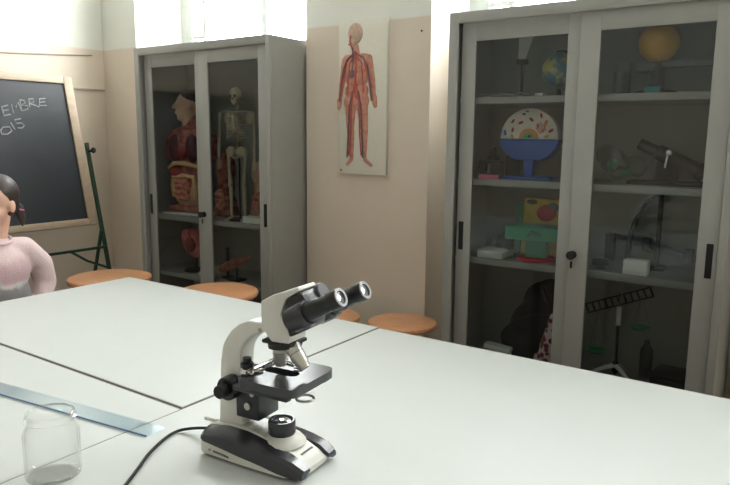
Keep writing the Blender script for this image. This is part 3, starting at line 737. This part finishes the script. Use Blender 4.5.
def headless(label, x, y, rz, m, sc, sx=1.):
    t = thing('torso_model', label, 'anatomical model', (x, y, SL), rz)
    b = MB()
    b.ell((0, 0, .10*sc), (.115*sc, .085*sc, .09*sc)).ell((0, 0, .25*sc), (.095*sc, .075*sc, .14*sc)).ell((0, 0, .36*sc), (.12*sc, .08*sc, .11*sc)).cap((-.08*sc, 0, .42*sc), (.08*sc, 0, .42*sc), .035*sc).cap((0, 0, .42*sc), (0, 0, .48*sc), .036*sc, .03*sc)
    b.box(-.10*sc, .10*sc, -.07*sc, .07*sc, .006, .06, .01)
    b.bm.transform(Matrix.Diagonal((sx, 1, 1, 1)))
    bd = b.blob('body', m, t, .007, 3)
    g = []
    for i in range(50):
        u = i/49; a = i*1.1
        g.append((math.sin(a)*.055*sc*sx, -.080*sc-.008*math.cos(a*1.7), (.20-.12*u)*sc+.014*math.cos(a)))
    MB().tube(g, .011*sc, 8).build('intestine', 'gut', bd)
    return t, bd
t, bd = headless('headless red muscle torso half hidden by the left cabinet door stile', -3.268, 3.10, .2, 'muscle', .86, .68)
t, bd = headless('flesh-coloured headless torso at the right end of the left cabinet shelf', -2.975, 3.155, .1, 'flesh', .80)
MB().ell((.075, -.062, .285), (.040, .026, .055), (0, .35, 0)).build('dark_organ', 'black_matte', bd)

def skeleton():
    t = thing('skeleton_model', 'small standing bone-coloured skeleton behind the right door of the left cabinet', 'skeleton', (-3.035, 2.975, SL), .3)
    MB().lathe([(0, 0), (.075, 0), (.075, .012), (.03, .018), (0, .018)], (0, .03, 0), 28).cyl((0, .03, .012), (0, .03, .50), .004, n=10).build('stand', 'black_matte', t)
    s = MB().ell((0, 0, .785), (.036, .044, .042)).ell((0, -.018, .748), (.024, .024, .028)).blob('skull', 'bone', t, .004, 2)
    e = MB()
    for sg in (-1, 1): e.ell((sg*.014, -.040, .772), (.009, .006, .010), n=10)
    e.ell((0, -.043, .755), (.005, .004, .008), n=8); e.build('eye_sockets', 'organ_dark', s)
    sp = MB()
    for k in range(22): sp.ell((0, .014+.008*math.sin(k*.35), .45+k*.0125), (.010, .012, .0058), n=10)
    sp.build('spine', 'bone', t)
    r = MB()
    for k in range(9):
        z = .665-k*.0165; w_ = .045+.022*math.sin(min(1, (k+1)/6)*PI/2)
        for sg in (-1, 1):
            r.tube([(0, .022, z), (sg*w_*.7, .028, z+.002), (sg*w_, .0, z-.010), (sg*w_*.7, -.034, z-.022), (sg*.008 if k < 7 else sg*w_*.45, -.044, z-.020+(0 if k < 5 else .012))], .0034, 6)
    r.box(-.008, .008, -.048, -.042, .545, .660, .002).build('ribcage', 'bone', t)
    c = MB()
    for sg in (-1, 1): c.tube([(0, -.04, .672), (sg*.06, -.02, .682), (sg*.112, .004, .676)], .005, 8).ell((sg*.075, .026, .64), (.026, .006, .036))
    c.build('shoulder_girdle', 'bone', t)
    MB().ell((-.042, .0, .435), (.030, .016, .036), (0, .5, 0)).ell((.042, .0, .435), (.030, .016, .036), (0, -.5, 0)).ell((0, .018, .435), (.022, .012, .030)).tube([(-.03, -.006, .405), (0, -.02, .395), (.03, -.006, .405)], .006, 8).build('pelvis', 'bone', t)
    for sg in (-1, 1):
        a = MB().tube([(sg*.114, 0, .672), (sg*.119, .004, .60), (sg*.122, .004, .525)], [.011, .0065, .009], 8).tube([(sg*.120, .003, .522), (sg*.119, -.006, .40)], [.006, .004], 8).tube([(sg*.127, .003, .522), (sg*.128, -.006, .40)], [.006, .004], 8)
        for q in range(4): a.tube([(sg*(.117+q*.004), -.008, .395), (sg*(.113+q*.007), -.012, .355), (sg*(.115+q*.006), -.013, .320)], .0024, 6)
        a.build('arm', 'bone', t)
        l = MB().ell((sg*.058, 0, .418), .012, n=12).tube([(sg*.060, 0, .415), (sg*.054, -.002, .32), (sg*.046, -.002, .228)], [.010, .0085, .014], 10).ell((sg*.046, -.016, .226), (.009, .005, .010)).tube([(sg*.046, 0, .218), (sg*.045, .002, .03)], [.013, .007], 8).tube([(sg*.056, .004, .215), (sg*.052, .004, .03)], .004, 6)
        l.ell((sg*.047, .008, .022), (.011, .018, .010)).tube([(sg*.047, 0, .018), (sg*.052, -.045, .011), (sg*.056, -.070, .008)], [.011, .010, .005], 8)
        l.build('leg', 'bone', t)
skeleton()
tag(MB().box(-2.945, -2.80, 2.925, 2.990, SL+.0005, SL+.040, .002).build('white_box', 'white_pl'), 'flat white box on the left cabinet shelf, in front of the flesh torso', 'box')
t = thing('organ_model', 'round pinkish-red organ model on a dark stand, low behind the left glass door', 'anatomical model', (-3.50, 3.02, SLB))
b = MB().ell((0, 0, .205), (.085, .075, .090)).ell((.035, -.01, .150), (.06, .05, .055)).ell((-.03, -.02, .245), (.055, .05, .05)).blob('body', 'pink', t, .006, 2)
MB().ell((.02, -.055, .19), (.045, .035, .055)).build('inner_wall', 'organ', b)
MB().tube([(-.05, -.058, .25), (-.02, -.078, .20), (.01, -.07, .13)], .007, 8).tube([(.0, -.06, .28), (.035, -.075, .24), (.06, -.05, .18)], .006, 8).build('vessels', 'artery', b)
MB().lathe([(0, 0), (.075, 0), (.075, .012), (.02, .022), (.014, .03), (.014, .13), (0, .13)], n=24).build('stand', 'black_matte', t)
t = thing('limb_model', 'pink muscle limb model with a pale ball end, on the bottom left cabinet shelf', 'anatomical model', (-3.08, 2.96, SLB))
b = MB().cap((-.10, 0, .062), (.01, 0, .105), .024, .034).cap((.01, 0, .105), (.16, 0, .165), .034, .010).blob('muscle', 'muscle', t, .005, 2)
MB().ell((-.135, -.005, .042), .040).build('ball_joint', 'bone', t)
MB().tube([(-.10, .014, .07), (.02, .035, .12), (.15, .010, .172)], [.004, .006, .003], 8).build('tendon', 'bone', b)
MB().box(-.02, .08, -.03, .05, .0005, .012, .002).cyl((.03, .01, .01), (.03, .01, .10), .008, n=12).cyl((-.07, .03, .01), (-.07, .03, .20), .010, n=12).box(-.10, -.04, 0, .06, .0005, .012, .002).build('stand', 'black_matte', t)
tag(MB().lathe([(0, 0), (.030, 0), (.034, .008), (.030, .024), (.012, .030), (0, .030)], (-3.34, 2.945, SLB+.0005), 24).build('lid', 'white_pl'), 'small round white lid on the bottom shelf beside the red organ model', 'lid')

# ------------------------------------------------------------------ contents of the right cabinet
S1, S2, S3, S4 = 1.6385, 1.2645, .8915, .3705
def right_top():
    t = thing('sun_globe', 'orange globe on a dark stand with a long side arm, top right shelf', 'globe', (-.625, 3.03, S1))
    MB().ell((0, 0, .212), .081, n=32).build('globe', 'orange', t)
    MB().lathe([(0, 0), (.085, 0), (.085, .014), (.045, .024), (.034, .05), (.030, .10), (.030, .13), (0, .132)], n=28).build('stand', 'blackp', t)
    MB().box(-.06, .30, -.02, .02, .108, .135, .003).box(-.075, .0, -.03, .03, .095, .130, .004).build('arm', 'grey', t)
    t = thing('globe', 'small green and yellow earth globe on the top shelf, by the left door edge', 'globe', (-1.045, 3.05, S1))
    MB().ell((0, 0, .120), .078, n=32).build('sphere', 'globe', t)
    MB().tube([(.086*math.sin(a), 0, .120+.086*math.cos(a)) for a in [k*PI/20-.2 for k in range(21)]], .004, 6).build('meridian', 'black_matte', t)
    MB().lathe([(0, 0), (.05, 0), (.05, .008), (.012, .014), (.01, .042), (0, .042)], n=24).build('base', 'black_matte', t)
    t = thing('clamp_stand', 'dark clamp stand holding a pale curved plate, top shelf of the right cabinet', 'stand', (-1.215, 3.03, S1), .35)
    MB().box(-.04, .04, -.03, .05, 0, .012, .002).cyl((0, 0, .010), (0, 0, .185), .007, n=12).build('post', 'black_matte', t)
    MB().box(-.028, .028, -.014, .014, .155, .178, .003).build('clamp', 'blackp', t)
    MB().loft([[(-.020-.0*k+u, -.006+.012*v, .170+.014*k) for u, v in ((0, 0), (.030+.0045*k, -.6), (.030+.0045*k, -.3), (0, .4))] for k in range(10)]).build('plate', 'paper', t)
    t = thing('wire_chain', 'tangled thin metal chain at the left end of the top shelf', 'chain', (-1.29, 2.945, S1+.0005))
    pts = [(.06*math.sin(k*.5)+k*.0022-.06, .02*math.cos(k*.83), .006+.006*(1+math.sin(k*1.3))) for k in range(70)]
    MB().tube(pts, .0028, 6).build('chain', 'brushed', t)
    tag(MB().box(-1.10, -1.062, 2.90, 2.925, S1+.0005, S1+.014, .003).build('eraser', 'white_pl'), 'tiny white eraser near the middle of the top left shelf', 'eraser')
    for lab, x, y, r, h in (('tall narrow glass beaker at the left of the top right shelf', -.715, 2.98, .030, .13), ('shorter glass beaker beside the tall one, nearer the orange globe', -.712, 2.905, .024, .085)):
        o = thing('beaker', lab, 'beaker', (x-.03, y, S1+.0005))
        MB().lathe([(0, 0), (r, 0), (r, h), (r+.003, h+.003), (r-.0005, h), (r-.002, h-.002), (r-.002, .003), (0, .003)], n=28).build('body', 'labglass', o)
    tag(MB().box(-.64, -.585, 2.895, 2.925, S1+.0005, S1+.025, .002).build('block', 'teal'), 'small teal block in front of the orange globe stand', 'block')
right_top()

def cell_model():
    t = thing('cell_model', 'half-round colourful cell model on a blue pedestal, second shelf of right cabinet', 'cell model', (-1.138, 3.0, S2), .0)
    R = .138
    arc = [(R*math.cos(PI*k/32), R*math.sin(PI*k/32)) for k in range(33)]
    zc = .186
    c = MB().prism([(a, zc+b) for a, b in arc], -.050, .0, 'y', .004, 2); cell = c.build('cell_body', 'cyt', t)
    n_ = MB()
    for r0, r1, y0 in ((.028, .046, -.053),):
        n_.prism([(r1*math.cos(PI*k/20), zc+.002+r1*math.sin(PI*k/20)) for k in range(21)]+[(r0*math.cos(PI*k/20), zc+.002+r0*math.sin(PI*k/20)) for k in range(20, -1, -1)], y0, -.048, 'y')
    n_.build('nucleus_rim', 'rib', cell)
    MB().prism([(.028*math.cos(PI*k/20), zc+.002+.028*math.sin(PI*k/20)) for k in range(21)], -.054, -.048, 'y').build('nucleus', 'nuc', cell)
    MB().ell((.004, -.054, zc+.012), (.008, .004, .007)).build('nucleolus', 'organ', cell)
    for k, (a, r, m_, l) in enumerate(((20, .11, 'red', .014), (42, .105, 'rib', .016), (62, .118, 'red', .012), (83, .088, 'organ', .013), (103, .115, 'blue', .010), (118, .084, 'red', .013), (134, .112, 'organ', .012), (152, .088, 'red', .012), (166, .118, 'blue', .014), (30, .075, 'rib', .013), (55, .072, 'magenta', .012), (8, .085, 'yellow', .012), (172, .08, 'yellow', .012), (95, .125, 'teal', .008))):
        q = math.radians(a); MB().ell((r*math.cos(q), -.052, zc+r*math.sin(q)), (l, .005, l*.45), (0, -q*1.7, 0), 12).build('organelle', m_, cell)
    fold = MB()
    for k in range(4):
        fold.tube([((.060+.010*k)*math.cos(q), -.053, zc+(.060+.010*k)*math.sin(q)) for q in [math.radians(25+4*i) for i in range(9)]], .0025, 6)
    fold.build('membrane_folds', 'pink', cell)
    # blue bowl, pedestal and foot
    bl = [( -R-.006, zc-.002), (R+.006, zc-.002), (R-.006, zc-.035), (R*.72, zc-.075), (R*.45, zc-.095), (-R*.45, zc-.095), (-R*.72, zc-.075), (-R+.006, zc-.035)]
    MB().prism(bl, -.056, .010, 'y', .006, 2).build('bowl', 'blue', t)
    MB().prism([(-.020, .014), (.020, .014), (.026, .100), (-.026, .100)], -.040, -.006, 'y', .003).build('pedestal', 'blue', t)
    MB().box(-.115, .115, -.075, .055, 0, .0135, .004).build('foot', 'blue', t)
cell_model()

def right_mid():
    for lab, x, y, r, h in (('left clear glass bottle with a bright stopper on the second shelf', -1.355, 3.06, .030, .135), ('right clear glass bottle, close to the blue cell model pedestal', -1.270, 3.10, .034, .150)):
        o = thing('glass_bottle', lab, 'bottle', (x, y, S2+.0005))
        MB().lathe([(0, 0), (r, 0), (r, h*.68), (r*.45, h*.82), (r*.45, h), (r*.40, h), (r*.40, h*.82), (r-.003, h*.66), (r-.003, .003), (0, .003)], n=26).build('body', 'labglass', o)
        MB().ell((0, 0, h+.010), .012).build('stopper', 'chrome', o)
    t = thing('projector', 'black slide viewer with a pale lens ring, left end of second shelf', 'viewer', (-1.335, 2.945, S2+.0005), .05)
    MB().box(-.035, .075, -.028, .045, .018, .085, .008).box(-.03, .07, -.022, .04, 0, .019, .002).build('body', 'blackp', t)
    MB().cyl((-.005, -.028, .055), (-.005, -.050, .055), .020, n=24).build('barrel', 'black_matte', t)
    MB().box(.014, .026, -.0305, -.027, .025, .070, .001).build('label_strip', 'grey', t)
    tag(MB().box(-1.348, -1.25, 2.880, 2.894, S2+.0005, S2+.020, .002).build('pink_case', 'magenta'), 'slim pink case on the front edge of the second shelf', 'case')
    # green toy stand, picture card, box file, tool
    t = thing('green_stand', 'green plastic stand on a round red foot, third shelf of the right cabinet', 'stand', (-1.085, 2.985, S3), .12)
    MB().lathe([(0, 0), (.088, 0), (.090, .006), (.086, .014), (.02, .016), (0, .016)], n=40).build('foot', 'red', t)
    MB().box(-.048, .048, -.035, .035, .0145, .098, .004).build('column', 'green', t)
    tr = MB().box(-.135, .120, -.075, .085, .098, .160, .006).build('tray', 'green', t)
    lg = MB()
    for k, (a, b_, c, d_) in enumerate(((-.03, .115, .02, .135), (-.015, .142, .035, .120), (-.028, .125, .0, .145), (.0, .118, .038, .130))):
        lg.tube([(a, -.0755, b_), ((a+c)/2, -.0755, (b_+d_)/2+.006), (c, -.0755, d_)], .0022, 6)
    lg.build('emblem', 'black_matte', tr)
    t = thing('picture_card', 'yellow picture card with red and grey blotches, leaning behind the green stand', 'card', (-1.115, 3.110, S3), .0)
    rx = Matrix.Translation((0, 0, 0)) @ Matrix.Rotation(-.10, 4, 'X')
    cd = MB().box(-.10, .085, 0, .010, .001, .275, .002, mtx=rx).build('card', 'yellow', t)
    MB().ell((.015, -.002+.022, .205), (.048, .004, .040), (-.1, 0, 0)).build('red_blotch', 'red', cd)
    MB().ell((.045, .024, .235), (.030, .004, .022), (-.1, 0, 0)).ell((-.06, .026, .255), (.028, .003, .012), (-.1, 0, 0)).build('grey_blotch', 'grey', cd)
    MB().box(-.135, -.103, 0.004, .014, .001, .25, .002, mtx=rx).build('green_edge', 'green', cd)
    tag(MB().box(-1.385+.045, -1.215, 2.882, 3.02, S3+.0005, S3+.032, .002).build('paper_stack', 'paper'), 'white stack of papers at the left end of the third shelf', 'papers')
    t = thing('hand_tool', 'dark pliers-like tool lying against the green stand, above the papers', 'tool', (-1.305, 3.08, S3+.003), 1.1)
    MB().cap((-.04, 0, .055), (.03, 0, .085), .016, .020).cap((.02, 0, .082), (.09, 0, .060), .018, .012).box(-.02, .06, -.03, .03, 0, .07, .01).blob('body', 'black_matte', t, .005, 2)
    MB().cap((-.045, -.004, .053), (-.075, -.006, .040), .010, .005).build('tip', 'brushed', t)
right_mid()

def right_door_side():
    # second shelf: plastic bag with something green, telescope
    t = thing('plastic_bag', 'crumpled clear plastic bag with green bits, left of the black telescope', 'bag', (-.735, 3.0, S2+.0005))
    b = MB()
    for k in range(9): b.ell((random.uniform(-.07, .09), random.uniform(-.05, .05), random.uniform(.03, .12)), (random.uniform(.035, .06), .045, random.uniform(.03, .05)), (random.random(), random.random(), 0))
    b.bm.transform(Matrix.Translation((0, 0, .02)))
    bg = b.blob('film', 'bag', t, .009, 1)
    for vtx in bg.data.vertices:
        vtx.co.x += random.uniform(-.004, .004); vtx.co.z = max(.0, vtx.co.z)+random.uniform(0, .004)
    MB().ell((-.035, 0, .075), (.022, .02, .028)).ell((.02, .01, .045), (.03, .02, .016)).build('contents', 'green2', t)
    t = thing('telescope', 'black telescope tube tilted on a low mount, second right shelf', 'telescope', (-.545, 3.03, S2), 0)
    p0, p1 = Vector((-.125, -.02, .172)), Vector((.135, .02, .050)); d = (p1-p0).normalized()
    MB().lathe([(0, 0), (.022, 0), (.024, .004), (.024, .075), (.033, .080), (.033, .255), (.037, .26), (.037, .285), (.030, .287), (0, .287)], p0, 28, d).build('tube', 'blackp', t)
    MB().cyl((-.012, -.045, .075), (-.004, -.052, .125), .006, n=12).ell((0, -.050, .135), (.015, .008, .015)).build('thumbscrew', 'chrome', t)
    MB().box(-.16, .14, -.055, .06, 0, .016, .003).box(-.055, .03, -.02, .03, .015, .100, .006).build('mount', 'black_matte', t)
    # third shelf: arc, rail, white box, small black part
    t = thing('arc_stand', 'dark quarter-circle arc with upright post on the third right shelf', 'stand', (-.600, 3.085, S3), 0)
    MB().box(-.10, .06, -.05, .05, 0, .012, .002).box(.012, .030, -.010, .010, .011, .335, .002).build('post', 'black_matte', t)
    A = [(.021-.21*math.sin(k*PI/2/24)*.58, 0, .03+.295*math.cos(k*PI/2/24)) for k in range(25)]
    a = MB()
    for q in (-.012, .012): a.tube([(x+q*.4, q, z) for x, y, z in A], .0055, 6)
    for k in range(0, 25, 2): x, y, z = A[k]; a.tube([(x-.005, -.012, z), (x+.005, .012, z)], .003, 5)
    a.build('arc', 'blackp', t)
    t = thing('optical_rail', 'long grey metal bar leaning across the third right shelf', 'bar', (-.60, 3.165, S3), 0)
    MB().tube([(-.215, .03, .125), (.27, .03, .020)], .017, 4).build('bar', 'greybar', t)
    MB().box(-.06, -.03, .005, .055, .060, .120, .003).box(.115, .150, .005, .055, .025, .085, .003).build('slider', 'black_matte', t)
    MB().box(-.225, -.185, .0, .05, .0005, .130, .003).build('support', 'black_matte', t)
    tag(MB().box(-.672, -.575, 2.882, 2.940, S3+.0005, S3+.062, .003).build('small_box', 'white_pl'), 'small white cardboard box at the front of the third right shelf', 'box')
    t = thing('magnet', 'small black block with metal studs at the left of the third right shelf', 'block', (-.79, 2.985, S3+.0005), .2)
    MB().box(-.035, .035, -.022, .022, .010, .038, .003).build('body', 'blackp', t)
    for x in (-.022, .022): MB().cyl((x, 0, 0), (x, 0, .012), .010, n=14).build('stud', 'brushed', t)
    # bottom: balance with two green pans, bottle, dark case
    t = thing('balance', 'school balance with perforated beam, white tripod foot and two green pans', 'balance', (-.715, 3.06, S4), 0)
    for a in (200, 320, 80):
        q = math.radians(a); MB().tube([(0, 0, .060), (.04*math.cos(q), .04*math.sin(q), .050), (.12*math.cos(q), .11*math.sin(q), .007)], [.013, .011, .006], 8).build('foot', 'white_pl', t)
    MB().cyl((0, 0, .02), (0, 0, .25), .007, n=12).cyl((0, 0, .03), (0, 0, .075), .013, n=14).build('lower_post', 'black_matte', t)
    MB().cyl((0, 0, .25), (0, 0, .335), .011, n=14).build('column', 'white_pl', t)
    MB().cyl((0, 0, .335), (0, 0, .405), .006, n=10).build('upper_post', 'grey', t)
    bm_ = MB(); tl = math.radians(-23)
    mt = Matrix.Translation((.0, -.022, .370)) @ Matrix.Rotation(tl, 4, 'Y')
    bm_.box(-.15, .15, -.005, .005, .018, .024, mtx=mt).box(-.15, .15, -.005, .005, -.024, -.018, mtx=mt)
    for k in range(11): bm_.box(-.15+k*.0294, -.144+k*.0294, -.005, .005, -.018, .018, mtx=mt)
    bm_.cyl((0, -.03, .370), (0, .006, .370), .006, n=12)
    beam = bm_.build('beam', 'black_matte', t, smooth=False)
    for x, z, zb in ((-.085, .110, .330), (.096, .250, .405)):
        pn = MB().lathe([(0, 0), (.030, 0), (.045, .012), (.046, .014), (.030, .003), (0, .003)], (x, -.022, z), 28).build('pan', 'green2', t)
        w_ = MB()
        for k in range(3):
            q = k*2*PI/3; w_.tube([(x+.044*math.cos(q), -.022+.044*math.sin(q), z+.012), (x, -.022, zb)], .0012, 5)
        w_.build('hanger', 'grey', pn)
    o = thing('reagent_bottle', 'small cloudy glass bottle beside the tripod foot of the balance', 'bottle', (-.605, 3.16, S4+.0005))
    MB().lathe([(0, 0), (.026, 0), (.028, .004), (.028, .13), (.012, .155), (.012, .175), (.010, .175), (.010, .15), (.025, .128), (.025, .004), (0, .004)], n=24).build('body', 'labglass', o)
    t = thing('instrument_case', 'low dark case lying right of the balance on the bottom shelf', 'case', (-.46, 3.08, S4+.0005), -.1)
    MB().box(-.09, .09, -.08, .08, 0, .055, .006).build('body', 'black_matte', t); MB().box(-.092, .092, -.082, .082, .056, .075, .006).build('lid', 'blackp', t)
    # left door, bottom: black rucksack, patterned cloth, crumpled paper
    t = thing('rucksack', 'black rucksack slumped behind the left door of the right cabinet', 'bag', (-1.10, 3.09, S4+.006))
    b = MB().ell((0, .02, .17), (.15, .095, .17)).ell((.03, .02, .32), (.115, .08, .13)).ell((.06, .01, .41), (.07, .06, .06)).ell((-.06, 0, .10), (.13, .08, .10)).box(-.14, .14, -.07, .10, .002, .06, .02)
    b.bm.transform(Matrix.Diagonal((1, 1, .87, 1)))
    bd = b.blob('body', 'black_matte', t, .008, 3)
    MB().tube([(.03, -.045, .365), (.07, -.060, .30), (.085, -.070, .19), (.06, -.078, .07)], .012, 8).build('strap', 'blackp', bd)
    MB().tube([(-.10, -.055, .19), (-.02, -.072, .235), (.10, -.060, .26)], .005, 6).build('zip', 'blackp', bd)
    t = thing('patterned_cloth', 'red and white patterned cloth bundle at the right of the black rucksack', 'cloth', (-.985, 2.930, S4+.012))
    MB().cap((0, 0, .06), (.005, .0, .15), .050, .040).cap((.005, 0, .15), (.012, .0, .265), .036, .014).ell((-.02, .0, .05), (.050, .035, .045)).blob('cloth', 'patt', t, .006, 3)
    t = thing('crumpled_paper', 'crumpled white paper at the foot of the black rucksack', 'paper', (-1.245, 2.925, S4+.004), .05)
    b = MB()
    for k in range(2): b.box(-.09+.01*k, .06+.012*k, -.03, .03, .03*k, .03*k+.028, .004, mtx=Matrix.Rotation(.08*k-.1, 4, 'Z'))
    b.box(-.06, .07, -.028, .028, .066, .09, .006, mtx=Matrix.Rotation(.10, 4, 'Y'))
    b.build('sheets', 'paper', t)
right_door_side()

# ------------------------------------------------------------------ daylight
wd = bpy.data.worlds.new('daylight'); SC.world = wd; wd.use_nodes = True
bg = wd.node_tree.nodes['Background']; bg.inputs[0].default_value = (1.0, 1.0, .99, 1); bg.inputs[1].default_value = 16.0
def portal(name, loc, rot, sx, sy):
    l = bpy.data.lights.new(name, 'AREA'); l.shape = 'RECTANGLE'; l.size = sx; l.size_y = sy; l.energy = 1; l.cycles.is_portal = True
    o = bpy.data.objects.new(name, l); COL.objects.link(o); o.location = loc; o.rotation_euler = rot
for a, b in NICHES: portal('window_daylight', ((a+b)/2, YB+.10, 2.675), (-PI/2, 0, 0), b-a-.04, 1.27)

# ------------------------------------------------------------------ camera
cam = bpy.data.cameras.new('camera'); co = bpy.data.objects.new('camera', cam); COL.objects.link(co)
pit, rol, yaw = math.radians(8.972), math.radians(.564), math.radians(34.6685)
f = Vector((-math.sin(yaw)*math.cos(pit), math.cos(yaw)*math.cos(pit), -math.sin(pit)))
r = Vector((math.cos(yaw), math.sin(yaw), 0)); u = r.cross(f)
r2 = r*math.cos(rol)+u*math.sin(rol); u2 = u*math.cos(rol)-r*math.sin(rol)
mw = Matrix.Identity(4)
for i in range(3): mw[i][0], mw[i][1], mw[i][2] = r2[i], u2[i], -f[i]
mw[2][3] = 1.45
co.matrix_world = mw
cam.sensor_fit = 'HORIZONTAL'; cam.sensor_width = 36; cam.lens = 664.6*36/730; cam.clip_start = .02
SC.camera = co
vs = SC.view_settings
vs.view_transform = 'Standard'; vs.look = 'None'; vs.gamma = 1; vs.use_curve_mapping = False; vs.exposure = 0.72
